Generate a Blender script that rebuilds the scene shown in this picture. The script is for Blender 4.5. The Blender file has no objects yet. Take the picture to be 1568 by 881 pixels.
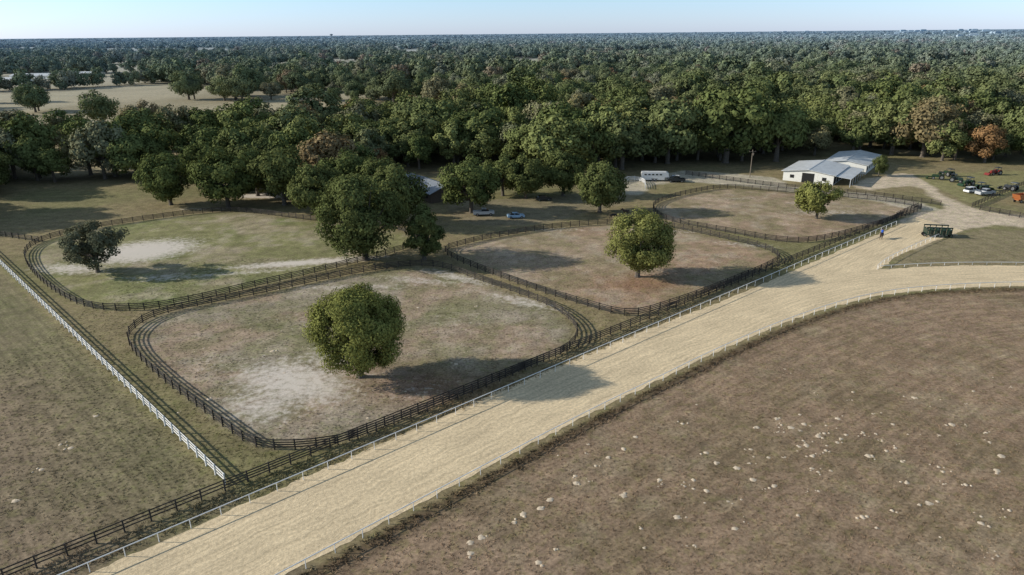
import bpy, math, random
import numpy as np
from mathutils import Matrix, Vector
random.seed(7); RS=np.random.RandomState(11)
sc=bpy.context.scene
sc.view_settings.view_transform='Standard'; sc.view_settings.look='None'; sc.view_settings.exposure=0
H=45.0; F=1046.0; P=math.radians(20.45); A=math.radians(0.55)
r0=np.array([1,0,0.]); f0=np.array([0,math.cos(P),-math.sin(P)]); u0=np.array([0,math.sin(P),math.cos(P)])
RR=r0*math.cos(A)-u0*math.sin(A); UU=u0*math.cos(A)+r0*math.sin(A)
def G(px,py):
    d=f0+RR*((px-784)/F)+UU*((440.5-py)/F)
    t=H/-d[2]
    return (d[0]*t,d[1]*t)
def GL(l): return np.array([G(*p) for p in l])
# ---------------------------------------------------------------- camera
cam=bpy.data.cameras.new("camera"); co=bpy.data.objects.new("camera",cam); sc.collection.objects.link(co)
m=Matrix.Identity(4)
for i in range(3):
    m[i][0]=RR[i]; m[i][1]=UU[i]; m[i][2]=-f0[i]
m[2][3]=H; co.matrix_world=m
cam.sensor_width=36; cam.lens=36*F/1568; cam.clip_end=60000; cam.clip_start=0.5
sc.camera=co
# ---------------------------------------------------------------- light
EL=22.0; AZ=-3.0
d=Vector((math.cos(math.radians(EL))*math.cos(math.radians(AZ)),math.cos(math.radians(EL))*math.sin(math.radians(AZ)),-math.sin(math.radians(EL))))
sun=bpy.data.lights.new("sun",'SUN'); sun.energy=5.0; sun.angle=math.radians(0.5); sun.color=(1,0.95,0.85)
so=bpy.data.objects.new("sun",sun); sc.collection.objects.link(so); so.rotation_euler=d.to_track_quat('-Z','Y').to_euler(); so.location=(-100,0,120)
w=bpy.data.worlds.new("World"); sc.world=w; w.use_nodes=True
nt=w.node_tree; nt.nodes.clear()
sky=nt.nodes.new('ShaderNodeTexSky'); sky.sky_type='NISHITA'; sky.sun_disc=False
sky.sun_elevation=math.radians(EL); sky.sun_rotation=math.radians(-87); sky.altitude=50; sky.air_density=1.0; sky.dust_density=0.2; sky.ozone_density=3.0
tc=nt.nodes.new('ShaderNodeTexCoord'); sx=nt.nodes.new('ShaderNodeSeparateXYZ'); nt.links.new(tc.outputs['Generated'],sx.inputs[0])
rp=nt.nodes.new('ShaderNodeValToRGB'); rp.color_ramp.elements[0].position=0.0; rp.color_ramp.elements[0].color=(.77,.95,1.65,1); rp.color_ramp.elements[1].position=.35; rp.color_ramp.elements[1].color=(1.42,1.12,.84,1)  # sky tint: bluer horizon, unseen overhead part warmed to add fill light
e_=rp.color_ramp.elements.new(.05); e_.color=(.84,1.0,1.36,1)
nt.links.new(sx.outputs[2],rp.inputs[0])
tm=nt.nodes.new('ShaderNodeMix'); tm.data_type='RGBA'; tm.blend_type='MULTIPLY'; tm.inputs[0].default_value=1; nt.links.new(rp.outputs[0],tm.inputs[7])
nt.links.new(sky.outputs[0],tm.inputs[6])
bg=nt.nodes.new('ShaderNodeBackground'); bg.inputs[1].default_value=0.15
wo=nt.nodes.new('ShaderNodeOutputWorld'); nt.links.new(tm.outputs[2],bg.inputs[0]); nt.links.new(bg.outputs[0],wo.inputs[0])
# ---------------------------------------------------------------- node helpers
class N:
    def __init__(s,name):
        s.m=bpy.data.materials.new(name); s.m.use_nodes=True; s.t=s.m.node_tree; s.t.nodes.clear()
    def n(s,t,**k):
        x=s.t.nodes.new(t)
        for a,b in k.items(): setattr(x,a,b)
        return x
    def l(s,a,b): s.t.links.new(a,b)
    def v(s,sock,val):
        if isinstance(val,(int,float,tuple,list)): sock.default_value=val
        else: s.l(val,sock)
    def math(s,op,a,b=None,c=None,clamp=False):
        x=s.n('ShaderNodeMath',operation=op,use_clamp=clamp); s.v(x.inputs[0],a)
        if b is not None: s.v(x.inputs[1],b)
        if c is not None: s.v(x.inputs[2],c)
        return x.outputs[0]
    def mix(s,f,a,b,bt='MIX'):
        x=s.n('ShaderNodeMix',data_type='RGBA',blend_type=bt); s.v(x.inputs[0],f); s.v(x.inputs[6],a); s.v(x.inputs[7],b); return x.outputs[2]
    def noise(s,vec,scale,detail=4,rough=.55):
        x=s.n('ShaderNodeTexNoise'); x.inputs['Scale'].default_value=scale; x.inputs['Detail'].default_value=detail; x.inputs['Roughness'].default_value=rough
        if vec is not None: s.l(vec,x.inputs['Vector'])
        return x.outputs[0]
    def mr(s,v,a,b,c,d_):
        x=s.n('ShaderNodeMapRange'); s.v(x.inputs[0],v); x.inputs[1].default_value=a; x.inputs[2].default_value=b; x.inputs[3].default_value=c; x.inputs[4].default_value=d_; return x.outputs[0]
    def pos(s): return s.n('ShaderNodeNewGeometry').outputs['Position']
    def attr(s,name,typ='GEOMETRY'):
        x=s.n('ShaderNodeAttribute',attribute_name=name,attribute_type=typ); return x
    def haze(s,col,k=2700.,cap=.97,hc=(.33,.44,.54,1)):  # aerial haze painted into base colour by distance from origin, no air volume
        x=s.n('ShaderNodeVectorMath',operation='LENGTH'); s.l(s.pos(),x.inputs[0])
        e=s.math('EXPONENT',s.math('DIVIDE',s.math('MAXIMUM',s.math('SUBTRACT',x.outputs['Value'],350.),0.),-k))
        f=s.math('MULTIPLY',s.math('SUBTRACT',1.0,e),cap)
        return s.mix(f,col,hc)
    def out(s,sh): 
        o=s.n('ShaderNodeOutputMaterial'); s.l(sh,o.inputs[0]); return s.m
    def bsdf(s,col,rough=.8,metal=0.,bump=None,bs=.3,bd=.05,spec=.3):
        b=s.n('ShaderNodeBsdfPrincipled'); s.v(b.inputs['Base Color'],col); s.v(b.inputs['Roughness'],rough); b.inputs['Metallic'].default_value=metal
        b.inputs['Specular IOR Level'].default_value=spec
        if bump is not None:
            x=s.n('ShaderNodeBump'); x.inputs['Strength'].default_value=bs; x.inputs['Distance'].default_value=bd; s.l(bump,x.inputs['Height']); s.l(x.outputs[0],b.inputs['Normal'])
        return b.outputs[0]
def simple(name,col,rough=.6,metal=0.,var=.25,scale=2.,spec=.3,hz=False):
    q=N(name); tc=q.n('ShaderNodeTexCoord').outputs['Object']
    n_=q.noise(tc,scale,5); f=q.mr(n_,.25,.75,1-var,1+var)
    c=q.mix(1.0,(*col,1),f,'MULTIPLY')
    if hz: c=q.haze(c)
    return q.out(q.bsdf(c,rough,metal,spec=spec))
def leafmat(name,cols,hz=True,trans=True):
    q=N(name); oi=q.n('ShaderNodeObjectInfo').outputs['Random']
    cr=q.n('ShaderNodeValToRGB'); cr.color_ramp.interpolation='LINEAR'
    el=cr.color_ramp.elements
    while len(el)>1: el.remove(el[-1])
    el[0].position=cols[0][0]; el[0].color=(*cols[0][1],1)
    for p_,c_ in cols[1:]:
        e=el.new(p_); e.color=(*c_,1)
    q.l(oi,cr.inputs[0])
    lv=q.attr('lv').outputs['Fac']
    f=lv
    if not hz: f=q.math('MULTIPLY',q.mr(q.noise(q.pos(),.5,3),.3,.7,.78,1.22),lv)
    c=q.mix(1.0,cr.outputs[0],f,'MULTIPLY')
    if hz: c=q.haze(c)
    dfs=q.n('ShaderNodeBsdfDiffuse'); q.l(c,dfs.inputs[0])
    if not trans: return q.out(dfs.outputs[0])
    tr=q.n('ShaderNodeBsdfTranslucent'); q.l(c,tr.inputs[0])
    mx=q.n('ShaderNodeMixShader'); mx.inputs[0].default_value=.2; q.l(dfs.outputs[0],mx.inputs[1]); q.l(tr.outputs[0],mx.inputs[2])
    return q.out(mx.outputs[0])
# ---------------------------------------------------------------- mesh builder
class MB:
    def __init__(s): s.v=[]; s.f=[]; s.m=[]
    def add(s,vs,fs,mi=0):
        o=len(s.v); s.v.extend([tuple(map(float,x)) for x in vs]); s.f.extend([tuple(i+o for i in q) for q in fs]); s.m.extend([mi]*len(fs))
    def box(s,c,sz,rz=0.,mi=0,taper=1.,ry=0.):
        hx,hy,hz=sz[0]/2,sz[1]/2,sz[2]/2; vs=[]
        for z in (-hz,hz):
            k=taper if z>0 else 1.
            for x,y in ((-hx,-hy),(hx,-hy),(hx,hy),(-hx,hy)):
                X,Y,Z=x*k,y*k,z
                X,Z=X*math.cos(ry)+Z*math.sin(ry),-X*math.sin(ry)+Z*math.cos(ry)
                vs.append((c[0]+X*math.cos(rz)-Y*math.sin(rz),c[1]+X*math.sin(rz)+Y*math.cos(rz),c[2]+Z))
        s.add(vs,[(0,3,2,1),(4,5,6,7),(0,1,5,4),(1,2,6,5),(2,3,7,6),(3,0,4,7)],mi)
    def beam(s,a,b,wd,ht,mi=0):
        a=np.array(a,float); b=np.array(b,float); t=b-a; L=np.linalg.norm(t); t=t/L
        n_=np.array([-t[1],t[0],0]); ln=np.linalg.norm(n_); n_=n_/ln if ln>1e-6 else np.array([1.,0,0]); up=np.cross(t,n_)
        vs=[]
        for p_ in (a,b):
            for i,j in ((-1,-1),(1,-1),(1,1),(-1,1)): vs.append(p_+n_*wd/2*i+up*ht/2*j)
        s.add(vs,[(0,3,2,1),(4,5,6,7),(0,1,5,4),(1,2,6,5),(2,3,7,6),(3,0,4,7)],mi)
    def cyl(s,a,b,ra,rb=None,n=8,mi=0,cap=True):
        rb=ra if rb is None else rb
        a=np.array(a,float); b=np.array(b,float); t=b-a; t/=np.linalg.norm(t)
        h=np.array([0,0,1.]) if abs(t[2])<.9 else np.array([1.,0,0]); x=np.cross(t,h); x/=np.linalg.norm(x); y=np.cross(t,x)
        vs=[]
        for p_,r_ in ((a,ra),(b,rb)):
            for k in range(n):
                an=2*math.pi*k/n; vs.append(p_+r_*(math.cos(an)*x+math.sin(an)*y))
        fs=[(k,(k+1)%n,n+(k+1)%n,n+k) for k in range(n)]
        if cap: fs+= [tuple(range(n-1,-1,-1)),tuple(range(n,2*n))]
        s.add(vs,fs,mi)
    def extr(s,prof,y0,y1,mi=0,inset=0.):
        n=len(prof); vs=[(x,y0,z) for x,z in prof]+[(x,y1,z) for x,z in prof]
        s.add(vs,[tuple(range(n)),tuple(range(2*n-1,n-1,-1))]+[(i,n+i,n+(i+1)%n,(i+1)%n) for i in range(n)],mi)
    def mesh(s,name,mats,smooth=False):
        me=bpy.data.meshes.new(name); me.from_pydata(s.v,[],s.f)
        for q in mats: me.materials.append(q)
        me.polygons.foreach_set('material_index',s.m)
        if smooth: me.polygons.foreach_set('use_smooth',[True]*len(s.f))
        me.update(); return me
def obj(name,me,coll=None,parent=None,loc=(0,0,0),rz=0.,scale=None):
    o=bpy.data.objects.new(name,me); (coll or sc.collection).objects.link(o); o.location=loc; o.rotation_euler=(0,0,rz)
    if scale is not None: o.scale=scale
    if parent: o.parent=parent
    return o
# ---------------------------------------------------------------- value noise
def vnoise(x,y,seed=0):
    xi=np.floor(x).astype(np.int64); yi=np.floor(y).astype(np.int64); fx=x-xi; fy=y-yi
    fx=fx*fx*(3-2*fx); fy=fy*fy*(3-2*fy)
    def h(a,b):
        n=(a*374761393+b*668265263+seed*1442695041)&0x7fffffff
        n=((n^(n>>13))*1274126177)&0x7fffffff
        return ((n^(n>>16))&0xffff)/65535.
    return (h(xi,yi)*(1-fx)+h(xi+1,yi)*fx)*(1-fy)+(h(xi,yi+1)*(1-fx)+h(xi+1,yi+1)*fx)*fy
def fbm(x,y,s,seed=0,o=4):
    r=0;a=.5;t=0
    for i in range(o):
        r=r+a*vnoise(x*s+17*i,y*s-9*i,seed+i); t+=a; a*=.5; s*=2.1
    return r/t
def smooth(pts,closed=False,step=2.4,res=True):
    p=np.array(pts,float); n=len(p); out=[]
    rng=range(n) if closed else range(n-1)
    for i in rng:
        if closed: a,b,c,e=p[(i-1)%n],p[i],p[(i+1)%n],p[(i+2)%n]
        else: a,b,c,e=p[max(i-1,0)],p[i],p[i+1],p[min(i+2,n-1)]
        for t in np.linspace(0,1,12,endpoint=False):
            out.append(.5*((2*b)+(-a+c)*t+(2*a-5*b+4*c-e)*t*t+(-a+3*b-3*c+e)*t**3))
    out.append(p[0] if closed else p[-1]); out=np.array(out)
    if not res: return out
    return resample(out,step)
def resample(out,step):
    out=np.array(out,float); s=np.r_[0,np.cumsum(np.linalg.norm(np.diff(out,axis=0),axis=1))]; n=max(2,int(round(s[-1]/step))+1)
    q=np.linspace(0,s[-1],n); return np.c_[np.interp(q,s,out[:,0]),np.interp(q,s,out[:,1])]
def seginfo(X,Y,pl):
    best=np.full(X.shape,1e18); sd=np.zeros(X.shape); ss=np.zeros(X.shape); acc=0
    for a,b in zip(pl[:-1],pl[1:]):
        dx,dy=b-a; L=math.hypot(dx,dy)
        if L<1e-6: continue
        t=np.clip(((X-a[0])*dx+(Y-a[1])*dy)/L/L,0,1)
        ex=X-a[0]-t*dx; ey=Y-a[1]-t*dy; d2=ex*ex+ey*ey
        mk=d2<best; best=np.where(mk,d2,best)
        cr=np.where((dx*(Y-a[1])-dy*(X-a[0]))<0,1.,-1.)
        sd=np.where(mk,np.sqrt(d2)*cr,sd); ss=np.where(mk,acc+t*L,ss); acc+=L
    return sd,ss
def inside(X,Y,pl):
    r=np.zeros(X.shape,bool); n=len(pl)
    for i in range(n):
        x1,y1=pl[i]; x2,y2=pl[(i+1)%n]
        if y1==y2: continue
        c=((y1>Y)!=(y2>Y))&(X<(x2-x1)*(Y-y1)/(y2-y1)+x1); r^=c
    return r
def sdist(X,Y,pl):
    p=np.vstack([pl,pl[:1]]); d_,_=seginfo(X,Y,p); return np.where(inside(X,Y,pl),np.abs(d_),-np.abs(d_))
def ss(x,a,b):
    t=np.clip((x-a)/(b-a),0,1); return t*t*(3-2*t)
# ---------------------------------------------------------------- site survey lines
IN=np.array([G(450,881),G(870,656),G(1000,591),G(1100,542),G(1200,499),G(1300,466),G(1400,448),G(1568,440)])
dirS=IN[1]-IN[0]; dirS/=np.linalg.norm(dirS)
IN=np.vstack([IN[0]-dirS*60,IN,IN[-1]+np.array([25,-3.5]),IN[-1]+np.array([50,-16]),IN[-1]+np.array([70,-40])])
INs=smooth(IN,step=1.0); INc=INs[::4]
def offset(pl,d_):
    t=np.gradient(pl,axis=0); t/=np.linalg.norm(t,axis=1)[:,None]; return pl+np.c_[-t[:,1],t[:,0]]*d_
OR0=np.array(G(175,860)); OR1=np.array(G(1372,345)); dO=(OR1-OR0)/np.linalg.norm(OR1-OR0); nO=np.array([-dO[1],dO[0]])
OUTR=np.array([OR0-dO*60,OR1])
WF=GL([(-60,350),(0,405),(345,742)])
WF=np.array([WF[1]-(WF[2]-WF[1])/np.linalg.norm(WF[2]-WF[1])*60,WF[2]])
BF=GL([(345,752),(1410,320)])
BF0=np.array([BF[0]-dO*60+nO*.0,BF[0]])
P1=GL([(872,535),(884,508),(862,482),(820,460),(740,432),(660,408),(560,417),(400,450),(255,480),(205,505),(200,532),(240,575),(300,622),(350,660),(385,682),(430,689),(500,684),(560,668),(700,612),(820,560)])
P2=GL([(40,388),(46,412),(78,443),(130,470),(200,476),(280,466),(400,438),(520,410),(595,390),(640,372),(600,350),(480,338),(380,326),(320,326),(220,338),(130,353),(65,370)])
P3=GL([(682,386),(705,402),(800,438),(900,470),(965,484),(1030,468),(1110,438),(1180,408),(1192,395),(1165,380),(1100,364),(1020,348),(950,343),(850,350),(760,364),(700,378)])
P4=GL([(1000,320),(1022,338),(1110,356),(1200,371),(1260,368),(1330,350),(1400,326),(1405,318),(1330,306),(1180,293),(1110,289),(1060,296),(1015,308)])
P1s=smooth(P1,True); P2s=smooth(P2,True); P3s=smooth(P3,True); P4s=smooth(P4,True)
# ---------------------------------------------------------------- ground
def axis(segs):
    o=[segs[0][0]]
    for a,b,st in segs:
        n=max(1,int(round((b-a)/st))); o+=list(np.linspace(a,b,n+1)[1:])
    return np.array(o)
ax=axis([(-26000,-6000,2000),(-6000,-1200,120),(-1200,-300,12),(-300,-125,3),(-125,160,.8),(160,300,2.5),(300,1200,12),(1200,6000,120),(6000,26000,2000)])
ay=axis([(-600,20,40),(20,240,.8),(240,460,2.5),(460,1500,9),(1500,6000,90),(6000,30000,2000)])
X,Y=np.meshgrid(ax,ay)
X=X.ravel(); Y=Y.ravel()
def leftness(x,y): return ss(-(x/np.maximum(y,1)*1046*1.02+784),-900,-560)
def wood(x,y):
    r=np.hypot(x,y)
    a=fbm(x,y,.012,78,3); b=fbm(x,y,.0035,79,3)
    return np.where(r<1900,a,b)
def surf(X,Y):
    n1=fbm(X,Y,.03,1); n2=fbm(X,Y,.15,5); n3=fbm(X,Y,.6,9,3); n4=fbm(X,Y,.28,41,4)
    ed=(n2-.5)*5+(n3-.5)*1.5
    def lerp(c,mk,c2): return c*(1-mk[:,None])+np.array(c2)*mk[:,None]
    far=ss(np.hypot(X,Y),330,520)
    col=np.tile(np.array([.27,.215,.12]),(len(X),1))
    col=lerp(col,ss(n1,.4,.65),[.22,.195,.095])
    sand=np.zeros(len(X)); streak=np.zeros(len(X))
    wd,ws=seginfo(X,Y,WF)
    c=np.tile(np.array([.225,.18,.112]),(len(X),1)); c=lerp(c,ss(n2,.4,.65)*.7,[.18,.158,.085]); c=lerp(c,ss(n1,.38,.66),[.26,.195,.13])
    c=lerp(c,ss(-wd,-16,-2)*.4,[.19,.19,.085])
    lf=ss(wd,.3,1.2); col=lerp(col,lf,c); streak=streak*(1-lf)+lf*.9
    idd,iss=seginfo(X,Y,INc); inf=ss(idd,.2,.9)*(Y<400)
    c=np.tile(np.array([.30,.21,.138]),(len(X),1)); c=lerp(c,ss(n1,.35,.7),[.325,.228,.155]); c=lerp(c,ss(n2,.45,.7)*.75,[.245,.182,.11]); c=lerp(c,ss(n4,.55,.75)*.5,[.33,.26,.17]); c=lerp(c,ss(-idd,-3.5,-.5),[.12,.085,.05])  # last mix: dark band inside the rail, rougher grass plus shadow painted in
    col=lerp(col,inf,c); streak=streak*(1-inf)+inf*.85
    for pl,ca,cb,cc,gg in ((P1,(.35,.29,.215),(.29,.25,.155),(.37,.275,.195),.5),(P2,(.21,.225,.095),(.27,.25,.12),(.34,.285,.18),.55),(P3,(.385,.265,.18),(.40,.295,.205),(.31,.24,.15),.4),(P4,(.36,.255,.175),(.44,.32,.23),(.32,.245,.155),.4)):
        sp=smooth(pl,True,res=False)[::4]; q=sdist(X,Y,sp); mk=ss(q+ed*.2,-.4,1.)
        c=np.tile(np.array(ca),(len(X),1)); c=lerp(c,ss(fbm(X,Y,.05,21),.38,.62),cb); c=lerp(c,ss(fbm(X,Y,.11,31),.45,.65),cc)
        c=lerp(c,ss(n4,.50,.68)*gg,(.20,.185,.09)); c=lerp(c,ss(n4,.45,.30)*.5 if False else (1-ss(n4,.30,.44))*.45,(.46,.38,.29))
        c=lerp(c,ss(-q,-3.,-.5)*.5,(.19,.16,.085))
        col=lerp(col,mk,c)
    def blob(px,py,rx,ry,ang=0):
        cx,cy=G(px,py); ca,sa=math.cos(ang),math.sin(ang); u=((X-cx)*ca+(Y-cy)*sa)/rx; v=(-(X-cx)*sa+(Y-cy)*ca)/ry
        return np.exp(-(u*u+v*v)*1.2)
    for b in ((450,585,13,8,-.5,.88),(520,545,9,7,0,.68),(400,620,9,6,-.7,.7),(540,440,22,2.6,.0,.55),(640,430,14,3,-.3,.6),(700,425,14,3,-.6,.7),(800,462,12,3,-.6,.7),(330,560,10,8,0,.38),(640,600,9,5,.5,.4),(700,490,20,12,0,.32),(470,490,20,10,0,.30),
              (215,385,15,11,.5,1.1),(110,412,13,5,-.2,.8),(250,425,12,4,.1,.6),(470,402,22,3.0,.2,.95),(370,418,25,2.2,.2,.6),(410,300,12,4,0,1.3),(300,320,15,3,0,.5),
              (1030,355,14,3,0,.5),(1140,375,12,3,-.3,.55),(1260,325,20,6,0,.5),(1120,305,15,4,0,.45),(850,352,14,3,0,.5),(560,572,3.2,2.2,0,.5)):
        sand=np.maximum(sand,blob(*b[:5])*b[5])
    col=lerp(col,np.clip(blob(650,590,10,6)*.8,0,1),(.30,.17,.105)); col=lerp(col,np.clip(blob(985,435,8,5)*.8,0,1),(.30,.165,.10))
    dirt=[([(1372,350),(1405,326),(1440,322),(1425,300),(1395,285),(1335,292),(1300,284),(1330,272),(1380,266),(1420,272),(1450,300),(1500,320),(1568,330),(1700,340),(1700,352),(1568,350),(1520,345),(1478,352),(1440,366),(1400,382)],1.0,(.60,.48,.355)),
          ([(690,312),(760,306),(860,300),(960,290),(975,300),(930,318),(860,335),(800,345),(730,345),(690,335)],.65,(.27,.22,.15)),
          ([(1050,262),(1190,272),(1210,285),(1330,296),(1420,312),(1440,322),(1400,322),(1300,302),(1100,283),(1040,277)],.85,(.53,.46,.36)),
          ([(940,290),(975,272),(1050,262),(1060,275),(1000,285),(980,300)],.8,(.53,.46,.36))]
    for pl,a,cc in dirt:
        q=sdist(X,Y,smooth(GL(pl),True,res=False)[::6]); mk=ss(q+ed*.8,-.8,1.2)*a; col=lerp(col,mk,cc); streak=streak*(1-mk); 
    for pl,cc in (([(1400,268),(1540,262),(1620,262),(1600,285),(1490,315),(1450,298)],(.27,.24,.115)),([(1345,412),(1440,366),(1500,352),(1700,356),(1700,408),(1568,407)],(.27,.22,.13))):
        q=sdist(X,Y,GL(pl)); mk=ss(q+ed*.6,-.6,.6); col=lerp(col,mk,cc)
    ff=1-ss(sdist(X,Y,OPEN),-14,2); ff=np.maximum(ff,far)
    c=np.tile(np.array([.15,.12,.07]),(len(X),1)); c=lerp(c,ss(n1,.45,.7),(.22,.18,.10))
    lft=leftness(X,Y)*ss(Y,230,300); c=lerp(c,lft*.85,(.37,.30,.18))
    c=lerp(c,1-ss(wood(X,Y),.38,.48),(.44,.37,.24))
    for cx,cy,rx,ry,_ in CLR:
        mk=np.clip(1.6-((X-cx)/rx)**2-((Y-cy)/ry)**2,0,1); c=lerp(c,mk,(.44,.36,.23))
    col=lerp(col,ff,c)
    su=np.where(lf>.5,ws,iss); sv=np.where(lf>.5,wd,idd)
    col=col*(.80+.40*n3)[:,None]
    return col,sand,streak,su,sv
front=[(-420,350),(-80,338),(-30,296),(0,284),(120,284),(200,278),(245,268),(330,272),(380,292),(440,296),(500,300),(560,306),(600,300),(625,278),(690,270),(760,275),(850,270),(940,262),(1000,254),(1150,257),(1235,243),(1345,236),(1420,244),(1480,252),(1568,252),(1750,258)]
OPEN=np.vstack([GL(front),[[420,240],[420,-100],[-420,-100],[-420,140]]])
def clr(px,py,rx,ry,dy=0): x,y=G(px,py); return (x,y+dy,rx,ry,0)
CLR=[clr(400,166,52,80,-34),clr(625,174,40,52,-20),clr(50,122,160,150,-40),clr(90,188,40,26,6),clr(285,248,16,22,0),clr(470,188,24,34,-10),clr(550,172,24,38,-8),clr(1270,86,60,120),clr(250,140,44,90,-20),clr(330,205,22,26),clr(700,130,60,70,-30),clr(1150,110,70,90),clr(850,100,80,100),clr(1450,105,70,100),clr(520,110,90,90),clr(300,100,110,110),clr(1000,84,140,200),clr(650,84,140,180)]
col,sand,streak,su,sv=surf(X,Y)
nx,ny=len(ax),len(ay)
idx=np.arange(nx*ny).reshape(ny,nx)
faces=np.stack([idx[:-1,:-1],idx[:-1,1:],idx[1:,1:],idx[1:,:-1]],-1).reshape(-1,4)
gm=bpy.data.meshes.new("ground"); gm.from_pydata(np.c_[X,Y,np.zeros(len(X))].tolist(),[],faces.tolist())
def fattr(me,n,t,arr):
    a=me.attributes.new(n,t,'POINT'); k={'FLOAT':'value','FLOAT_VECTOR':'vector','FLOAT_COLOR':'color','INT':'value'}[t]; a.data.foreach_set(k,np.ascontiguousarray(arr,dtype=np.int32 if t=='INT' else np.float32).ravel())
fattr(gm,'tint','FLOAT_COLOR',np.c_[col,np.ones(len(X))]); fattr(gm,'sand','FLOAT',sand); fattr(gm,'streak','FLOAT',streak); fattr(gm,'suv','FLOAT_VECTOR',np.c_[su*.08,sv*1.3,sv*0])
q=N("grass_ground"); ps=q.pos()
base=q.attr('tint').outputs['Color']
fine=q.noise(ps,2.6,7,.75); mid=q.noise(ps,.45,6,.68)
f=q.math('MULTIPLY',q.mr(fine,.3,.7,.50,1.48),q.mr(mid,.3,.7,.72,1.28))
st=q.mr(q.noise(q.attr('suv').outputs['Vector'],1.0,5,.6),.32,.68,.74,1.26)
st=q.math('ADD',1.0,q.math('MULTIPLY',q.math('SUBTRACT',st,1.0),q.attr('streak').outputs['Fac']))
f=q.math('MULTIPLY',f,st)
c=q.mix(1.0,base,f,'MULTIPLY')
c=q.mix(q.mr(q.noise(ps,.8,5,.7),.50,.62,0,.55),c,q.mix(1.0,c,(.78,.92,.62,1),'MULTIPLY'))
sn=q.noise(ps,.9,9,.8)
sf=q.mr(q.math('ADD',q.math('MULTIPLY',sn,2.2),q.attr('sand').outputs['Fac']),1.5,1.95,0,1)
c=q.mix(q.math('MULTIPLY',sf,.88),c,(.72,.64,.56,1))
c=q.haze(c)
gmat=q.out(q.bsdf(c,.95,0,fine,.5,.08,spec=.1)); gm.materials.append(gmat); obj("ground",gm)
# ---------------------------------------------------------------- track
q=N("harrowed_sand"); sv_=q.attr('suv').outputs['Vector']; ps=q.pos()
a1=q.noise(sv_,1.0,6,.65); a2=q.noise(ps,2.6,6,.75); a3=q.noise(ps,.15,3)
f=q.math('MULTIPLY',q.math('MULTIPLY',q.mr(a1,.3,.7,.76,1.20),q.mr(a2,.3,.7,.68,1.26)),q.mr(a3,.3,.7,.93,1.07))
c=q.mix(1.0,(.74,.585,.375,1),f,'MULTIPLY')
tmat=q.out(q.bsdf(c,.95,0,q.math('ADD',a1,a2),.55,.10,spec=.1))
def strip(name,left,right,z,mat,suv=None):
    n=len(left); k=8; vs=[]; 
    for i in range(n):
        for j in range(k+1): vs.append(tuple(left[i]*(1-j/k)+right[i]*(j/k))+(z,))
    fs=[(i*(k+1)+j,i*(k+1)+j+1,(i+1)*(k+1)+j+1,(i+1)*(k+1)+j) for i in range(n-1) for j in range(k)]
    me=bpy.data.meshes.new(name); me.from_pydata(vs,[],fs); 
    s=np.r_[0,np.cumsum(np.linalg.norm(np.diff(right,axis=0),axis=1))]; wd=np.linalg.norm(left-right,axis=1)
    su=np.repeat(s,k+1); sv=(wd[:,None]*(np.linspace(0,1,k+1))[None,:]).ravel()
    fattr(me,'suv','FLOAT_VECTOR',np.c_[su*.12,sv*2.2,sv*0]); me.materials.append(mat); return obj(name,me)
jl=RS.normal(0,.12,(len(INs),2)); 
strip("racetrack",offset(INs,12.6)+RS.normal(0,.14,(len(INs),2)),offset(INs,.5)+jl,.02,tmat)
s0=40.; L=np.linalg.norm(OR1-OR0)+12
ls=np.arange(s0,L,1.0); le=OR0+dO*ls[:,None]-nO*.4
rpts=smooth(np.vstack([[OR0+dO*s0-nO*6],[OR0+dO*(s0+50)-nO*9],GL([(1343,413),(1375,392),(1440,366),(1475,353)])]),res=False); ri=resample(rpts,1.0)
ri=ri[np.linspace(0,len(ri)-1,len(ls)).astype(int)]
strip("track_chute",le+RS.normal(0,.12,le.shape),ri+RS.normal(0,.12,ri.shape),.012,tmat)
# ---------------------------------------------------------------- fences
black=simple("weathered_black_board",(.050,.042,.036),.8,var=.5,scale=.8)
white=simple("white_painted_board",(.80,.79,.77),.6,var=.12,scale=.8)
def nrm(t): t=t/np.linalg.norm(t); return np.array([-t[1],t[0]])
def fence(name,pts,mat,hts=(.32,.63,.94,1.25),bw=.14,post=.14,ph=1.42,step=2.4,closed=False,res=True):
    p=resample(pts,step) if res else pts; mb=MB()
    for i in range(len(p)):
        t=p[min(i+1,len(p)-1)]-p[max(i-1,0)]; an=math.atan2(t[1],t[0]); j=random.uniform(-.03,.03)
        mb.box((p[i][0],p[i][1],ph/2-.05+j),(post,post,ph+.1),an)
        if i<len(p)-1:
            for h in hts:
                o=nrm(p[i+1]-p[i])*.09
                mb.beam((p[i][0]+o[0],p[i][1]+o[1],h+random.uniform(-.015,.015)),(p[i+1][0]+o[0],p[i+1][1]+o[1],h+random.uniform(-.015,.015)),.035,bw)
    return obj(name,mb.mesh(name,[mat]))
for p_ in (P1s,P2s,P3s,P4s): fence("black_board_fence",p_,black,res=False)
fence("black_board_fence",BF,black)
fence("black_board_fence",BF0,black,hts=(.45,.85,1.25))
fence("white_board_fence",WF,white,hts=(.4,.8,1.2),bw=.15)
fence("black_board_fence",GL([(-80,355),(0,362),(60,371)]),black)
fence("black_board_fence",GL([(1372,333),(1405,318)]),black)
fence("black_board_fence",GL([(1488,318),(1530,300),(1600,270)]),black)
fence("black_board_fence",GL([(1500,322),(1568,335),(1650,345)]),black)
fence("black_board_fence",smooth(GL([(1050,268),(1200,288),(1330,300),(1440,315)])),black)
fence("white_board_fence",smooth(GL([(948,283),(965,276),(985,280),(988,290)])),white)
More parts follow.
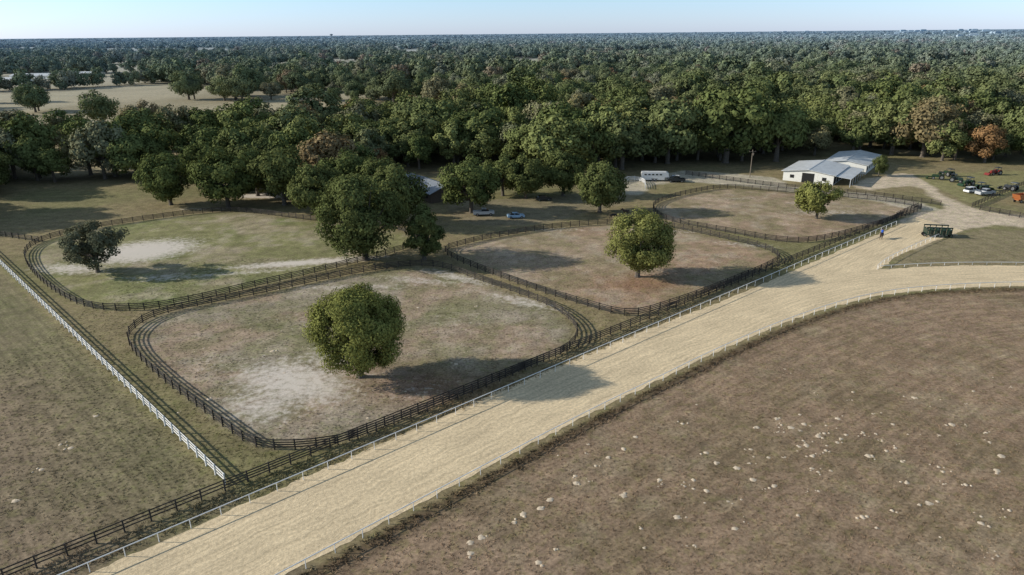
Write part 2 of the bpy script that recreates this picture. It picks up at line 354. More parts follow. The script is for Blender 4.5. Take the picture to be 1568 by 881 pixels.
def rail(name,pts,step=2.9,h=1.05):
    p=resample(pts,step); mb=MB(); 
    for i in range(len(p)):
        mb.cyl((p[i][0],p[i][1],0),(p[i][0],p[i][1],h),.04,n=6)
        if i<len(p)-1: mb.cyl((p[i][0],p[i][1],h),(p[i+1][0],p[i+1][1],h),.05,n=6)
    return obj(name,mb.mesh(name,[white]))
rail("white_track_rail",OUTR); rail("white_track_rail",INs)
rail("white_track_rail",smooth(GL([(1343,413),(1360,400),(1400,380),(1438,364)])),2.4,.95)
oc=offset(INs,13.0); k0=np.argmin(np.abs(oc[:,0]-G(1343,413)[0])); rail("white_track_rail",oc[k0:],2.9,.6)
# ---------------------------------------------------------------- trees
bark=simple("oak_bark",(.12,.10,.08),.9,var=.4,scale=3)
green=[(0,(.095,.118,.042)),(.2,(.140,.162,.058)),(.4,(.115,.132,.056)),(.6,(.185,.20,.075)),(.75,(.13,.155,.055)),(.87,(.185,.185,.115)),(.95,(.20,.18,.09)),(.98,(.22,.16,.085)),(1,(.24,.14,.065))]
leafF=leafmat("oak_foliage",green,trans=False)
leafH=leafmat("bright_oak_foliage",[(0,(.205,.215,.064)),(1,(.21,.215,.07))],False)
leafD=leafmat("grey_oak_foliage",[(0,(.14,.145,.09)),(1,(.15,.15,.095))],False)
leafM=leafmat("dark_oak_foliage",[(0,(.10,.122,.043)),(.5,(.13,.147,.054)),(1,(.115,.14,.048))],False)
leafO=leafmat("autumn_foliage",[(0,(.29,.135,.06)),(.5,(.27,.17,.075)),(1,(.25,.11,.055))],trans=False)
def tree_mesh(name,h,wd,base,nl,ls,mat,seed,ncl=46,cr=(.17,.30),core=True,branches=True,flat=1.,sq=2.3,lob=.08,cv=.2,bt=0.):
    R=np.random.RandomState(seed); mb=MB()
    rx=wd/2; rz=(h-base)/2; cz=base+rz
    C=[];Rd=[]
    for i in range(ncl):
        dv=R.normal(size=3); dv/=np.sum(np.abs(dv)**sq)**(1/sq)
        k=R.uniform(.66,.84) if i>ncl*.25 else R.uniform(.1,.6)
        r_=R.uniform(*cr)*rx
        lat=1.0+ lob*math.sin(3*math.atan2(dv[1],dv[0])+seed)
        tp=1-.22*dv[2]**2 if dv[2]>0 else 1.-bt*dv[2]**2
        hl=math.hypot(dv[0],dv[1]); lim=.95/max(.95,hl)
        C.append((dv[0]*k*rx*lat*tp*lim,dv[1]*k*rx*lat*tp*lim,cz+dv[2]*k*rz)); Rd.append(r_)
    C=np.array(C); Rd=np.array(Rd)
    C[:,:2]-=(C[:,:2].max(0)+C[:,:2].min(0))/2
    if branches:
        tr=.035*h; z1=base+.25*(h-base)
        mb.cyl((0,0,-.1),(0,0,.4),tr*1.5,tr*1.05,8,0,False); mb.cyl((0,0,.4),(.1,.05,z1),tr*1.05,tr*.8,8,0,False)
        for i in range(0,ncl,2 if nl>5500 else 5):
            c=C[i]; s_=np.array([.1,.05,R.uniform(.6,1.)*z1]); md=(s_*.45+c*.55); md[2]=s_[2]*.6+c[2]*.4+.1*rz
            mb.cyl(s_,md,tr*.38,tr*.22,5,0,False); mb.cyl(md,c,tr*.22,tr*.06,5,0,False)
    nb=len(mb.v)
    pr=Rd**2/np.sum(Rd**2); ci=R.choice(ncl,nl,p=pr)
    dv=R.normal(size=(nl,3)); dv/=np.linalg.norm(dv,axis=1)[:,None]
    rr=Rd[ci]*(R.uniform(.25,1.15,nl)**.6)
    pos=C[ci]+dv*rr[:,None]*np.array([1,1,.85])
    pos[:,2]=np.maximum(pos[:,2],base*.75+R.uniform(0,.4,nl))
    gout=pos-np.array([0,0,cz]); gout/=np.linalg.norm(gout,axis=1)[:,None]+1e-6
    nr=dv*.65+gout*.7+R.normal(size=(nl,3))*.4+np.array([0,0,.2]); nr/=np.linalg.norm(nr,axis=1)[:,None]
    t=np.cross(nr,R.normal(size=(nl,3))); t/=np.linalg.norm(t,axis=1)[:,None]; b=np.cross(nr,t)
    s_=ls*R.uniform(.55,1.25,nl)[:,None]
    V=np.stack([pos+t*s_,pos+b*s_*.62,pos-t*s_*.9,pos-b*s_*.55],1).reshape(-1,3)
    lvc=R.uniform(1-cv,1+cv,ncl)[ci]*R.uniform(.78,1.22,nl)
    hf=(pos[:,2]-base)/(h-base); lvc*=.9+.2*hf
    F_=(np.arange(nl*4).reshape(-1,4)+nb)
    vs=mb.v+V.tolist(); fs=mb.f+F_.tolist()
    me=bpy.data.meshes.new(name); me.from_pydata(vs,[],fs); me.materials.append(bark); me.materials.append(mat)
    me.polygons.foreach_set('material_index',[0]*len(mb.f)+[1]*nl)
    fattr(me,'lv','FLOAT',np.r_[np.ones(nb),np.repeat(lvc,4)]); me.update(); return me
def place(name,me,px,py,s=1.,rz=None,sxy=1.):
    x,y=G(px,py); return obj(name,me,loc=(x,y,0),rz=random.uniform(0,6.28) if rz is None else rz,scale=(s*sxy,s*sxy,s))
def zc(px,py): x,y=G(px,py); return float(np.dot(np.array([x,y,-H]),f0))
def hpx(px,base,top):
    x,y=G(px,base); dd=f0+RR*((px-784)/F)+UU*((440.5-top)/F); return H+dd[2]*(y/dd[1])
def hero(px,base,top,wpx,mat,seed,nl,ls,b0=.12,ncl=55,**k):
    h=hpx(px,base,top); wd=wpx/F*zc(px,base)*1.05; me=tree_mesh("live_oak",h,wd,h*b0,nl,ls,mat,seed,ncl,**k); x,y=G(px,base)
    return obj("live_oak",me,loc=(x,y,0))
hero(552,577,432,158,leafH,3,60000,.18,.05,170,cr=(.13,.22),sq=2.0,lob=.02,cv=.14,bt=.2)
hero(976,424,320,114,leafH,5,28000,.24,.08,90,cr=(.14,.26),sq=2.0,lob=.05,cv=.14,bt=.15)
hero(1250,335,274,68,leafH,8,10000,.30,.10,50,sq=2.0,cv=.14,bt=.2)
hero(150,417,340,112,leafD,12,9500,.28,.13,56,cr=(.11,.20))
hero(560,398,264,138,leafM,14,20000,.34,.06,80,sq=2.0)
hero(650,397,310,70,leafM,16,9000,.33,.05,40,sq=2.0)
PR=[tree_mesh("oak_variant",14,15.0,1.3,10000,.38,leafM,100+i,60,cv=.15,sq=2.1) for i in range(4)]
for i,(px,b,t_) in enumerate([(262,314,233),(350,318,222),(436,314,222),(490,335,246),(606,345,250),(722,326,234),(805,304,236),(862,300,226),(918,325,246),(532,312,224),(1345,270,236),(395,300,222),(580,318,240),(770,300,232),(320,292,215),(-60,330,225),(-130,345,235),(-20,300,215),(-190,350,240)]):
    h=hpx(px,b,t_); place("live_oak",PR[i%4],px,b,h/14,sxy=1.0 if i!=10 else .7)
def inst(name,protos,pts,scl,rot,idx,tcol=None):
    cc=bpy.data.collections.new(name+"_kinds")
    for i,me in enumerate(protos):
        o=bpy.data.objects.new("%s_kind_%02d"%(name,i),me); cc.objects.link(o)
    me=bpy.data.meshes.new(name); me.from_pydata(pts.tolist(),[],[])
    fattr(me,'scl','FLOAT_VECTOR',scl); fattr(me,'rot','FLOAT_VECTOR',rot); fattr(me,'idx','INT',idx)
    if tcol is not None: fattr(me,'tcol','FLOAT_VECTOR',tcol)
    o=obj(name,me); g=bpy.data.node_groups.new(name,'GeometryNodeTree')
    g.interface.new_socket('Geometry',in_out='INPUT',socket_type='NodeSocketGeometry'); g.interface.new_socket('Geometry',in_out='OUTPUT',socket_type='NodeSocketGeometry')
    a=g.nodes.new('NodeGroupInput'); b=g.nodes.new('NodeGroupOutput'); ip=g.nodes.new('GeometryNodeInstanceOnPoints'); ci=g.nodes.new('GeometryNodeCollectionInfo')
    ci.inputs['Collection'].default_value=cc; ci.inputs['Separate Children'].default_value=True; ci.inputs['Reset Children'].default_value=True
    def na(n,t):
        x=g.nodes.new('GeometryNodeInputNamedAttribute'); x.data_type=t; x.inputs['Name'].default_value=n; return [s for s in x.outputs if s.enabled and s.name=='Attribute'][0]
    g.links.new(a.outputs[0],ip.inputs['Points']); g.links.new(ci.outputs[0],ip.inputs['Instance']); ip.inputs['Pick Instance'].default_value=True
    g.links.new(na('idx','INT'),ip.inputs['Instance Index']); g.links.new(na('rot','FLOAT_VECTOR'),ip.inputs['Rotation']); g.links.new(na('scl','FLOAT_VECTOR'),ip.inputs['Scale'])
    g.links.new(ip.outputs[0],b.inputs[0]); md=o.modifiers.new("instances",'NODES'); md.node_group=g; return o
def scatter(rmin,rmax,sp,half=46,seed=1):
    R=np.random.RandomState(seed); n=int(rmax/sp)+2
    gx,gy=np.meshgrid(np.arange(-n,n)*sp,np.arange(0,n)*sp); x=gx.ravel()+R.uniform(-.48,.48,gx.size)*sp; y=gy.ravel()+R.uniform(-.48,.48,gx.size)*sp
    r=np.hypot(x,y); an=np.degrees(np.arctan2(x,y)); k=(r>=rmin)&(r<rmax)&(np.abs(an)<half); return x[k],y[k],R
def excl(x,y,mg=0):
    k=~inside(x,y,OPEN)
    for cx,cy,rx,ry,_ in CLR: k&=((x-cx)/rx)**2+((y-cy)/ry)**2>1
    return k
x,y,R=scatter(100,650,9.8,56)
k=excl(x,y); x,y=x[k],y[k]
left=leftness(x,y); fl=ss(y,275,330)
nz=fbm(x,y,.018,77,3); keep=(nz>.28+.22*left*fl)&(R.uniform(size=len(x))<.95-.45*left*fl)&((wood(x,y)>.39)|(y<270)); x,y,left=x[keep],y[keep],left[keep]
n=len(x); sz=R.uniform(.62,1.38,n)*(.85+.45*fbm(x,y,.02,55,2))+ (R.uniform(size=n)<.08)*.35
inst("oak_forest",[tree_mesh("oak",14,R.uniform(11.5,17),2.0,5200,.44,leafF,200+i,R.randint(34,56),cv=.17,sq=2.1,lob=R.uniform(.04,.16)) for i in range(8)],np.c_[x,y,x*0],np.c_[sz*R.uniform(.85,1.2,n),sz*R.uniform(.85,1.2,n),sz],np.c_[x*0,x*0,R.uniform(0,6.28,n)],R.randint(0,8,n))
x,y,R=scatter(650,1900,15,42,2); k=excl(x,y)&(wood(x,y)>.44+.05*leftness(x,y)); x,y=x[k],y[k]; n=len(x); sz=R.uniform(.6,1.4,n)*(.8+.5*fbm(x,y,.01,56,2))+(R.uniform(size=n)<.06)*.4
inst("distant_woodland",[tree_mesh("oak_far",14,16,.8,1500,.85,leafF,300+i,26,branches=False,cr=(.22,.38),cv=.12,sq=2.1) for i in range(5)],np.c_[x,y,x*0],np.c_[sz,sz,sz],np.c_[x*0,x*0,R.uniform(0,6.28,n)],R.randint(0,5,n))
x,y,R=scatter(1900,5200,33,42,3); k=(wood(x,y)>.48)&excl(x,y); x,y=x[k],y[k]; n=len(x); sz=R.uniform(.65,1.25,n)
VF=[tree_mesh("grove_far",15,36,0,600,2.0,leafF,400+i,30,branches=False,cr=(.15,.28)) for i in range(4)]
inst("distant_woodland",VF,np.c_[x,y,x*0],np.c_[sz,sz,sz],np.c_[x*0,x*0,R.uniform(0,6.28,n)],R.randint(0,4,n))
x,y,R=scatter(5200,16000,135,42,4); k=(fbm(x,y,.001,99,3)>.42)|(np.hypot(x,y)>12500); x,y=x[k],y[k]; n=len(x); sz=R.uniform(.8,1.2,n)
inst("horizon_woodland",VF,np.c_[x,y,x*0],np.c_[sz*5,sz*3,sz*R.uniform(.8,1.3,n)],np.c_[x*0,x*0,R.uniform(-.3,.3,n)],R.randint(0,4,n))
AU=tree_mesh("autumn_tree",12,10,2,4000,.5,leafO,501,36)
for px,b,t_ in [(632,178,148),(868,150,122),(990,150,126),(568,182,155),(1120,175,152),(940,158,130),(1000,190,160)]:
    place("autumn_tree",AU,px,b+8,hpx(px,b+8,t_-3)/12)
# ---------------------------------------------------------------- grass tufts near the track
R=np.random.RandomState(31)
q=N("dry_grass_blade"); tc_=q.attr('tcol','INSTANCER').outputs['Vector']; oi=q.n('ShaderNodeObjectInfo').outputs['Random']
c=q.mix(1.0,tc_,q.mr(oi,0,1,.8,1.4),'MULTIPLY'); dfs=q.n('ShaderNodeBsdfDiffuse'); q.l(c,dfs.inputs[0]); gb=q.out(dfs.outputs[0])
TF=[]
for k in range(4):
    vs=[];fs=[]
    for j in range(9):
        a=R.uniform(0,6.28); r_=R.uniform(0,.16); bx,by=r_*math.cos(a),r_*math.sin(a); an=R.uniform(0,3.14); h=R.uniform(.05,.12); w_=.03; lx,ly=R.normal(0,.08,2)
        o=len(vs); vs+=[(bx-w_*math.cos(an),by-w_*math.sin(an),0),(bx+w_*math.cos(an),by+w_*math.sin(an),0),(bx+lx,by+ly,h)]; fs.append((o,o+1,o+2))
    me=bpy.data.meshes.new("grass_tuft"); me.from_pydata(vs,[],fs); me.materials.append(gb); TF.append(me)
n=90000; x=R.uniform(-75,110,n); y=R.uniform(42,140,n); k=(R.uniform(size=n)<(60/np.maximum(y,60))**1.3)&(np.abs(x)/y<.95); x,y=x[k],y[k]
dd,_=seginfo(x,y,INc); od=(x-OR0[0])*nO[0]+(y-OR0[1])*nO[1]
rc_=sdist(x,y,GL([(1345,412),(1440,366),(1500,352),(1700,356),(1700,408),(1568,407)]))
k=((dd>.3)|(od>.3)|(rc_>0)); x,y,dd,od=x[k],y[k],dd[k],od[k]
tc3,sd3,_,_,_=surf(x,y); k=sd3<.4; x,y,tc3,dd,od=x[k],y[k],tc3[k],dd[k],od[k]; n=len(x)
sz=R.uniform(.6,1.2,n)*np.where((np.abs(dd-1)<1.2)|(np.abs(od-2)<1.5),2.2,1.)
inst("grass_tufts",TF,np.c_[x,y,x*0],np.c_[sz,sz,sz],np.c_[x*0,x*0,R.uniform(0,6.28,n)],R.randint(0,4,n),tc3)
# ---------------------------------------------------------------- buildings
def metalroof(name,colr):
    q=N(name); tc=q.n('ShaderNodeTexCoord').outputs['Object']; wv=q.n('ShaderNodeTexWave',wave_type='BANDS',bands_direction='Y'); q.l(tc,wv.inputs[0]); wv.inputs['Scale'].default_value=.55; wv.inputs['Distortion'].default_value=0
    n_=q.noise(tc,.6,4); c=q.mix(1.0,(*colr,1),q.math('MULTIPLY',q.mr(n_,.3,.7,.85,1.1),q.mr(wv.outputs['Fac'],0,.25,.8,1)),'MULTIPLY'); return q.out(q.bsdf(c,.45,.1,wv.outputs['Fac'],.4,.05))
rW=metalroof("white_metal_roof",(.64,.65,.65)); rG=metalroof("grey_metal_roof",(.26,.28,.31))
wW=simple("white_metal_siding",(.72,.71,.66),.6,var=.1); dk=simple("dark_opening",(.02,.02,.02),.9); wB=simple("brown_siding",(.10,.075,.06),.8)
def barn(name,px,py,rz,W,L,ev,rg,rm,doors=True,open_side=False,wm=None):
    x,y=G(px,py); e=bpy.data.objects.new(name,None); sc.collection.objects.link(e); e.location=(x,y,0); e.rotation_euler=(0,0,rz)
    mb=MB(); w2,l2=W/2,L/2
    prof=[(-w2,0),(w2,0),(w2,ev),(0,rg),(-w2,ev)]
    mb.extr(prof,-l2,l2); obj("walls",mb.mesh("walls",[wm or wW]),parent=e)
    mb=MB(); t=.14
    for s in (-1,1):
        a=(0,rg+.06); b=(s*(w2+.6),ev+.06-(rg-ev)/w2*.6)
        mb.extr([a,b,(b[0],b[1]+t),(a[0],a[1]+t)],-l2-.6,l2+.6)
    obj("roof",mb.mesh("roof",[rm]),parent=e)
    mb=MB(); mb.box((0,0,rg+.22),(.4,L+1.2,.1)); obj("ridge_cap",mb.mesh("ridge_cap",[rm]),parent=e)
    mb=MB()
    if doors:
        mb.box((0,-l2-.02,1.5),(3.6,.1,3.0)); 
        for s in (-1,1): mb.box((s*W*.32,-l2-.02,1.6),(1.2,.1,1.0))
    k=int(L//4)
    for i in range(k):
        yy=-l2+(i+.5)*L/k
        for s in (-1,1):
            mb.box((s*(w2+.02),yy,1.4 if open_side else 1.7),(.1,3.0 if open_side else 1.2,2.4 if open_side else 1.0))
    obj("openings",mb.mesh("openings",[dk]),parent=e)
    if open_side:
        mb=MB(); s=1
        mb.extr([(w2+.1,ev-.2),(w2+5,ev-.6),(w2+5,ev-.5),(w2+.1,ev-.1)],-l2,l2,0)
        for i in range(k+1): mb.box((w2+4.8,-l2+.1+i*(L-.2)/k,(ev-.6)/2),(.15,.15,ev-.6))
        obj("lean_to",mb.mesh("lean_to",[rm]),parent=e)
    return e
barn("white_metal_barn",1248,272,math.radians(-36),15,20,3.0,4.0,rW,True,True)
barn("white_metal_barn",1304,256,math.radians(-36),13,24,3.0,4.0,rW,False)
barn("horse_barn",655,298,math.radians(35),10,22,2.8,4.6,rG,False,wm=wB)
for px,py,W,L,a in [(60,121,18,60,80),(125,118,16,50,85),(20,128,14,40,75),(200,88,14,40,80),(1510,78,14,30,70),(1400,95,10,18,60),(305,99,12,26,75),(520,108,10,20,70)]:
    barn("farm_building",px,py,math.radians(a),W,L,4,6,rW)
mb=MB(); R=np.random.RandomState(9)
for i in range(46):
    px=R.uniform(1350,1590) if i>16 else R.uniform(-20,1300); py=R.uniform(55,66)-(px-784)*.0096; x,y=G(px,py); s=R.uniform(.7,1.3)*(1+max(0,(60-py))*.1)
    an=R.uniform(-.4,.4); mb.box((x,y,8*s),(30*s,10*s,12*s),an); mb.box((x,y,15*s),(32*s,11*s,2.5*s),an,taper=.6)
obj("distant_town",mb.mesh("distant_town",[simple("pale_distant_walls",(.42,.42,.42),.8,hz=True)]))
def watertower(px,py,h):
    x,y=G(px,py); e=bpy.data.objects.new("water_tower",None); sc.collection.objects.link(e); e.location=(x,y,0)
    mt=simple("tower_paint",(.20,.24,.28),.6); mb=MB(); mb.cyl((0,0,0),(0,0,h*.8),h*.05,n=12); obj("column",mb.mesh("column",[mt]),parent=e)
    mb=MB(); pr=[(.05,.72),(.22,.8),(.28,.87),(.24,.94),(.1,1.0)]
    for (a,b),(c,d_) in zip(pr[:-1],pr[1:]): mb.cyl((0,0,h*b),(0,0,h*d_),h*a,h*c,16)
    obj("tank",mb.mesh("tank",[mt]),parent=e)
watertower(508,62,50)
x,y=G(1148,272); mb=MB(); mb.cyl((0,0,0),(0,0,9),.16,.11,8); mb.box((0,0,8.4),(2.2,.12,.12)); mb.cyl((.35,0,7.2),(.35,0,8.),.2,n=8)
for s in (-1,0,1): mb.cyl((s*.95,0,8.46),(s*.95,0,8.7),.05,n=6)
obj("utility_pole",mb.mesh("utility_pole",[simple("pole_wood",(.22,.18,.14),.9)]),loc=(x,y,0))
# ---------------------------------------------------------------- vehicles
def paint(n,c): return simple(n,c,.3,0.,.03,1,.5)
glass=simple("window_glass",(.02,.025,.03),.08,0,.05,1,.6); tyre=simple("tyre_rubber",(.02,.02,.02),.9); steel=simple("steel_trim",(.3,.3,.3),.4,.6)
PW=paint("white_paint",(.75,.75,.74)); PB=paint("light_blue_paint",(.35,.5,.65)); PS=paint("silver_paint",(.45,.46,.47)); PG=paint("green_paint",(.018,.048,.02)); PR_=paint("red_paint",(.20,.03,.025)); PO=paint("orange_paint",(.42,.14,.05)); PK=paint("dark_paint",(.03,.035,.04)); PGd=paint("dark_green_paint",(.015,.035,.025))
def emp(name,px,py,rz): 
    x,y=G(px,py); e=bpy.data.objects.new(name,None); sc.collection.objects.link(e); e.location=(x,y,0); e.rotation_euler=(0,0,math.radians(rz)); return e
def wheels(e,xs,y,r,wd):
    k=0
    for X_ in xs:
        for s in (-1,1):
            mb=MB(); mb.cyl((X_,s*y,r),(X_,s*(y-wd),r),r,n=16); mb.cyl((X_,s*(y+.01),r),(X_,s*(y-.02),r),r*.55,n=12,mi=1); k+=1; obj("wheel_%d"%k,mb.mesh("wheel",[tyre,steel]),parent=e)
def car(px,py,rz,mat,name="parked_car",kind='sedan'):
    e=emp(name,px,py,rz); mb=MB(); 
    mb.extr([(-2.2,.35),(2.2,.35),(2.25,.7),(2.05,.85),(1.0,.98),(-1.7,1.0),(-2.2,.9),(-2.28,.6)],-.88,.88); obj("body",mb.mesh("body",[mat]),parent=e)
    mb=MB(); a=[(1.05,.97),(.35,1.42),(-.95,1.45),(-1.75,1.0)] if kind=='sedan' else [(1.05,.97),(.5,1.68),(-1.7,1.7),(-2.15,1.0)]
    mb.extr(a,-.72,.72); obj("cabin_glass",mb.mesh("cabin_glass",[glass]),parent=e)
    mb=MB(); z=1.45 if kind=='sedan' else 1.7; x0,x1=(-.95,.3) if kind=='sedan' else (-1.7,.45); mb.box(((x0+x1)/2,0,z),(x1-x0+.1,1.4,.06)); 
    for s in (-1,1): mb.beam((x1,s*.72,z),(1.05,s*.8,.98),.07,.07); mb.beam((-.4,s*.735,z),(-.4,s*.8,.98),.08,.08)
    obj("roof_and_pillars",mb.mesh("roof",[mat]),parent=e)
    wheels(e,(1.4,-1.4),.92,.34,.22); return e
def pickup(px,py,rz,mat):
    e=emp("pickup_truck",px,py,rz); mb=MB()
    mb.extr([(-2.8,.5),(2.7,.5),(2.75,1.05),(2.5,1.2),(1.3,1.28),(-.6,1.3),(-.6,.75),(-2.8,.75)],-.98,.98)
    for s in (-1,1): mb.box((-1.7,s*.94,1.0),(2.2,.1,.55))
    mb.box((-2.78,0,1.0),(.08,1.9,.55)); obj("body",mb.mesh("body",[mat]),parent=e)
    mb=MB(); mb.extr([(1.35,1.27),(.65,1.85),(-.5,1.86),(-.65,1.28)],-.8,.8); obj("cab_glass",mb.mesh("cab_glass",[glass]),parent=e)
    mb=MB(); mb.box((.05,0,1.88),(1.25,1.56,.07)); obj("roof",mb.mesh("roof",[mat]),parent=e)
    wheels(e,(1.75,-1.75),1.0,.4,.28); return e
car(790,334,8,PB); pickup(741,330,5,PS); car(832,307,10,PK); car(1031,277,170,PW,kind='suv')
def tractor(px,py,rz,mat,rim=None,cab=True,name="farm_tractor"):
    e=emp(name,px,py,rz); mb=MB(); mb.box((1.0,0,1.15),(1.9,.75,.75),taper=.88); mb.box((1.95,0,1.05),(.15,.65,.6)); mb.box((0,0,.95),(1.4,.7,.5))
    for s in (-1,1): mb.extr([(-1.5,1.25),(-1.2,1.65),(-.3,1.65),(.05,1.25),(-.3,1.55),(-1.2,1.55)],s*.55,s*1.0)
    obj("hood_and_fenders",mb.mesh("hood",[mat]),parent=e)
    mb=MB()
    for X_ in (-1.2,.1):
        for s in (-1,1): mb.beam((X_,s*.6,1.3),(X_,s*.6,2.4),.07,.07)
    mb.box((-.55,0,1.45),(.5,.5,.5)); mb.cyl((1.2,.1,1.5),(1.2,.1,2.2),.05,n=6); obj("frame_and_seat",mb.mesh("frame",[PK]),parent=e)
    mb=MB(); mb.box((-.55,0,2.45),(1.7,1.5,.12),taper=.93); obj("canopy",mb.mesh("canopy",[PK]),parent=e)
    mb=MB(); mb.beam((1.6,.5,.8),(3.0,.5,.5),.1,.15); mb.beam((1.6,-.5,.8),(3.0,-.5,.5),.1,.15); mb.extr([(3.0,.15),(3.6,.15),(3.1,.8),(2.95,.8)],-.95,.95); obj("loader_bucket",mb.mesh("loader",[mat]),parent=e)
    wheels(e,(-.75,),1.05,.78,.42); wheels(e,(1.5,),.85,.48,.28); return e
tractor(1437,275,150,PG); tractor(1452,270,100,PG); tractor(1482,284,200,PG); tractor(1503,292,10,PG); tractor(1462,279,320,PGd); tractor(1524,268,190,PR_)
car(1487,295,20,PW,"utility_cart",'suv'); pickup(1508,299,15,PS); tractor(1548,292,120,PK)
def wagon(px,py,rz,mat):
    e=emp("hopper_wagon",px,py,rz); mb=MB(); mb.extr([(-1.6,1.0),(1.6,1.0),(2.4,2.4),(2.3,2.4),(1.55,1.1),(-1.55,1.1),(-2.3,2.4),(-2.4,2.4)],-1.1,1.1); mb.box((0,-1.08,1.7),(3.9,.06,1.3)); mb.box((0,1.08,1.7),(3.9,.06,1.3)); mb.beam((1.6,0,.8),(3.6,0,.5),.12,.12); mb.box((0,0,.85),(3.4,1.2,.2)); obj("hopper",mb.mesh("hopper",[mat]),parent=e); wheels(e,(-1.,1.),1.0,.45,.25)
wagon(1562,310,20,PO)
e=emp("horse_trailer",1002,277,-6); mb=MB(); mb.extr([(-4.2,.5),(3.0,.5),(3.1,1.3),(4.4,1.4),(4.2,2.7),(3.6,2.95),(-4.1,2.95),(-4.3,2.7)],-1.15,1.15); obj("body",mb.mesh("body",[PW]),parent=e)
mb=MB(); 
for X_ in (-3,-1.8,-.6,.6,1.8): mb.box((X_,-1.16,2.2),(.7,.04,.4))
obj("windows",mb.mesh("windows",[glass]),parent=e); wheels(e,(-.6,.4),1.17,.4,.25); mb=MB(); mb.box((-.1,0,.95),(2.1,2.45,.1)); obj("fenders",mb.mesh("fenders",[steel]),parent=e)
pickup(1035,279,174,PK)
e=emp("starting_gate",1434,362,-12); mb=MB(); st_=1.25; ns=4
for i in range(ns+1):
    X_=(i-ns/2)*st_
    for yy in (-1.3,1.3): mb.beam((X_,yy,.05),(X_,yy,2.3),.14,.14)
    mb.box((X_,0,1.15),(.18,2.5,1.4)); 
mb.beam((-ns/2*st_-.1,-1.3,2.35),(ns/2*st_+.1,-1.3,2.35),.25,.25); mb.beam((-ns/2*st_-.1,1.3,2.35),(ns/2*st_+.1,1.3,2.35),.25,.25); obj("stall_frame",mb.mesh("stall_frame",[PGd]),parent=e)
mb=MB()
for i in range(ns):
    X_=(i-ns/2+.5)*st_
    for s in (-1,1): mb.box((X_+s*.28,-1.42,1.3),(.46,.05,1.0),s*.25); mb.box((X_+s*.28,1.42,1.3),(.46,.05,1.0),-s*.25)
obj("stall_doors",mb.mesh("stall_doors",[PGd]),parent=e); mb=MB(); mb.beam((2.5,0,.6),(4.3,0,.5),.15,.15); obj("tow_bar",mb.mesh("tow_bar",[steel]),parent=e); wheels(e,(-2.75,2.75),.6,.4,.25)
# ---------------------------------------------------------------- horses
def skin(name,V,E,Rr,mat,parent=None,sub=2):
    me=bpy.data.meshes.new(name); me.from_pydata(V,E,[]); me.materials.append(mat); o=obj(name,me,parent=parent)
    md=o.modifiers.new("skin",'SKIN'); 
    for i,r_ in enumerate(Rr):
        me.skin_vertices[0].data[i].radius=(r_,r_)
    me.skin_vertices[0].data[0].use_root=True
    sb=o.modifiers.new("sub",'SUBSURF'); sb.levels=sub; sb.render_levels=sub; return o
def horse(px,py,rz,mat,graze=False,rider=False,name="horse"):
    e=emp(name,px,py,rz); V=[(0,0,1.17),(.5,0,1.2),(-.6,0,1.25)]; Rr=[.31,.29,.30]; E=[(0,1),(0,2)]
    def ch(st,l):
        p_=st
        for v_,r_ in l: V.append(v_); Rr.append(r_); E.append((p_,len(V)-1)); p_=len(V)-1
    if graze: ch(1,[((.8,0,1.25),.2),((1.15,0,.85),.13),((1.35,0,.45),.12),((1.55,0,.12),.07)])
    else: ch(1,[((.82,0,1.5),.18),((1.08,0,1.85),.12),((1.28,0,1.78),.11),((1.55,0,1.5),.07)])
    ch(2,[((-.9,0,1.3),.08),((-1.02,0,1.0),.06),((-1.05,0,.6),.04)])
    for s in (-1,1):
        o_=.12*s
        ch(1,[((.5,s*.17,.95),.13),((.52+o_,s*.17,.52),.065),((.48+o_,s*.17,.16),.045),((.53+o_,s*.17,.03),.06)])
        ch(2,[((-.55,s*.18,1.0),.17),((-.45-o_,s*.19,.8),.12),((-.74-o_,s*.18,.5),.062),((-.66-o_,s*.18,.15),.045),((-.6-o_,s*.18,.03),.06)])
    skin("body",V,E,Rr,mat,e)
    mb=MB()
    if not graze:
        for s in (-1,1): mb.cyl((1.08,s*.06,1.93),(1.1,s*.08,2.07),.035,.005,5)
        mb.beam((.7,0,1.6),(1.02,0,1.97),.05,.16)
    else: mb.beam((.85,0,1.42),(1.2,0,1.0),.05,.14)
    obj("ears_and_mane",mb.mesh("mane",[dk]),parent=e)
    return e
hb=simple("bay_coat",(.05,.028,.018),.6); hk=simple("black_coat",(.018,.015,.014),.6)
hr=horse(1349,366,55,hb,name="ridden_horse")
q=N("rider_clothes"); tc=q.n('ShaderNodeTexCoord').outputs['Object']; sp=q.n('ShaderNodeSeparateXYZ'); q.l(tc,sp.inputs[0]); f=q.mr(sp.outputs[2],1.52,1.56,0,1); c=q.mix(f,(.08,.07,.06,1),(.03,.12,.55,1)); rc=q.out(q.bsdf(c,.8))
x,y=G(1349,366); re_=bpy.data.objects.new("rider",None); sc.collection.objects.link(re_); re_.location=(x,y,0); re_.rotation_euler=(0,0,math.radians(55))
V=[(-.05,0,1.56),(0,0,1.75),(.08,0,2.0),(.1,0,2.12)]; E=[(0,1),(1,2),(2,3)]; Rr=[.15,.14,.17,.06]
for s in (-1,1):
    b0=len(V); V+=[(.1,s*.22,1.45),(.32,s*.33,1.2),(.12,s*.34,.82),(.28,s*.34,.76)]; Rr+=[.1,.075,.05,.04]; E+=[(0,b0),(b0,b0+1),(b0+1,b0+2),(b0+2,b0+3)]
    b0=len(V); V+=[(.08,s*.21,2.0),(.16,s*.27,1.75),(.42,s*.08,1.66)]; Rr+=[.07,.05,.035]; E+=[(2,b0),(b0,b0+1),(b0+1,b0+2)]
skin("clothed_body",V,E,Rr,rc,re_)
mb=MB(); 
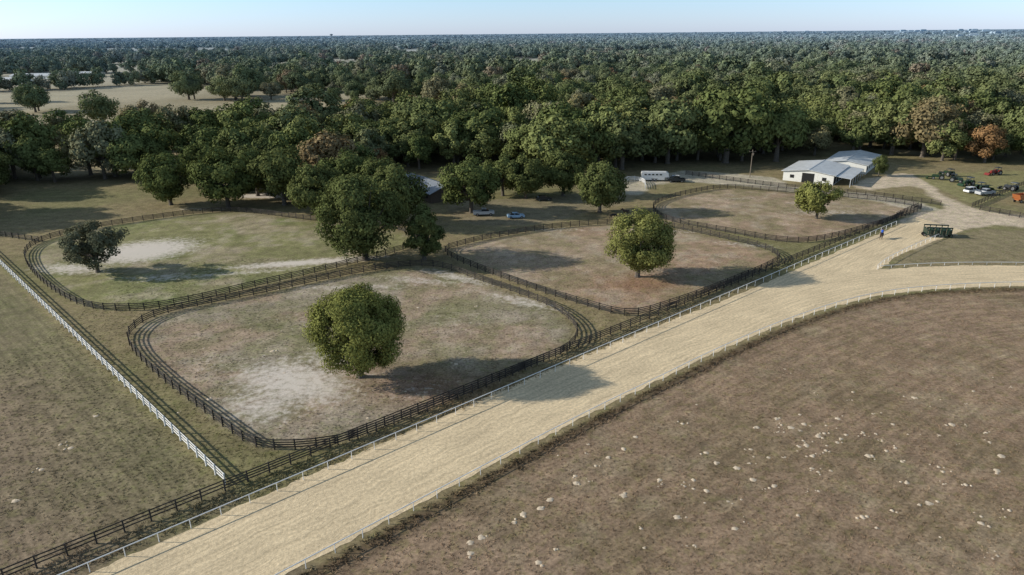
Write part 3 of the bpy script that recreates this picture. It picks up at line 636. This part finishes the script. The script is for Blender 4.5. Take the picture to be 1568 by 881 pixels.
for (a,b),(c_,d_) in zip([(2.14,.06),(2.2,.09),(2.27,.1),(2.33,.085)],[(2.2,.09),(2.27,.1),(2.33,.085),(2.38,.04)]): mb.cyl((.11,0,a),(.12,0,c_),b,d_,10)
mb.cyl((.2,0,2.23),(.235,0,2.22),.02,.008,6)
obj("head",mb.mesh("head",[simple("skin_tone",(.4,.22,.15),.6)]),parent=re_)
mb=MB(); 
for (a,b),(c_,d_) in zip([(2.27,.13),(2.34,.12),(2.4,.08)],[(2.34,.12),(2.4,.08),(2.43,.02)]): mb.cyl((.11,0,a),(.11,0,c_),b,d_,12)
mb.box((.24,0,2.28),(.12,.16,.02)); obj("riding_helmet",mb.mesh("helmet",[PK]),parent=re_)
horse(938,336,20,hk,True); horse(958,330,200,hb)
# ---------------------------------------------------------------- pale sandy mounds
mnds=[(720,830),(740,822),(722,851),(790,799),(800,790),(822,862),(826,778),(846,765),(852,838),(880,740),(884,729),(912,716),(925,700),(950,690),(968,672),(1050,744),(1062,740),(1085,750),(1030,790),(1190,640),(1200,650),(1215,655),(1232,648),(1160,652),(1235,680),(1250,672),(1265,690),(1290,672),(1300,665),(1320,662),(1350,690),(1330,700),(1370,688),(1240,700),(1262,660),(1440,722),(1362,782),(1318,792),(1345,808),(1420,772),(1530,722),(1540,700),(1100,705),(1130,720),(1150,735),(1010,735),(1185,745),(1280,640),(1390,740),(1460,650),(1500,800),(1220,790),(1120,810),(1490,600),(1400,610),(1300,600),(1050,650),(1550,780),(950,760),(980,810),(1080,690),(1480,745),(90,680),(22,765),(110,690),(60,720),(150,640),(560,640),(320,610),(700,560),(420,540),(500,520),(730,470),(640,470)]
R=np.random.RandomState(4); mb=MB(); allm=[(a+R.normal(0,3),b+R.normal(0,2),.85) for a,b in mnds]
for i in range(50): allm.append((R.uniform(700,1560),R.uniform(560,875),.42))
for i in range(40): allm.append((R.normal(1260,90),R.normal(665,30),.55))
for i in range(60): allm.append((R.uniform(230,860),R.uniform(430,640),.35))
for px,py,s in allm:
    x,y=G(px,py)
    if px>650 and py>560:
        dd,_=seginfo(np.array([x]),np.array([y]),INc)
        if dd[0]<2: continue
    r_=R.uniform(.2,.45)*s; n=11
    for kk in range(R.randint(1,4)):
        cx,cy=x+R.normal(0,.45)*(kk>0),y+R.normal(0,.3)*(kk>0); rk=r_*(1 if kk==0 else .55); o=[(cx,cy,.08*s)]
        o+=[(cx+rk*.6*math.cos(6.283*j/n),cy+rk*.6*math.sin(6.283*j/n),.05*s+R.uniform(0,.02)) for j in range(n)]
        o+=[(cx+rk*math.cos(6.283*j/n)*R.uniform(.75,1.35),cy+rk*math.sin(6.283*j/n)*R.uniform(.7,1.3),.004) for j in range(n)]
        mb.add(o,[(0,1+j,1+(j+1)%n) for j in range(n)]+[(1+j,1+n+j,1+n+(j+1)%n,1+(j+1)%n) for j in range(n)])
obj("sand_mounds",mb.mesh("sand_mounds",[simple("pale_sand",(.64,.52,.38),.95,var=.25,scale=3)],True))
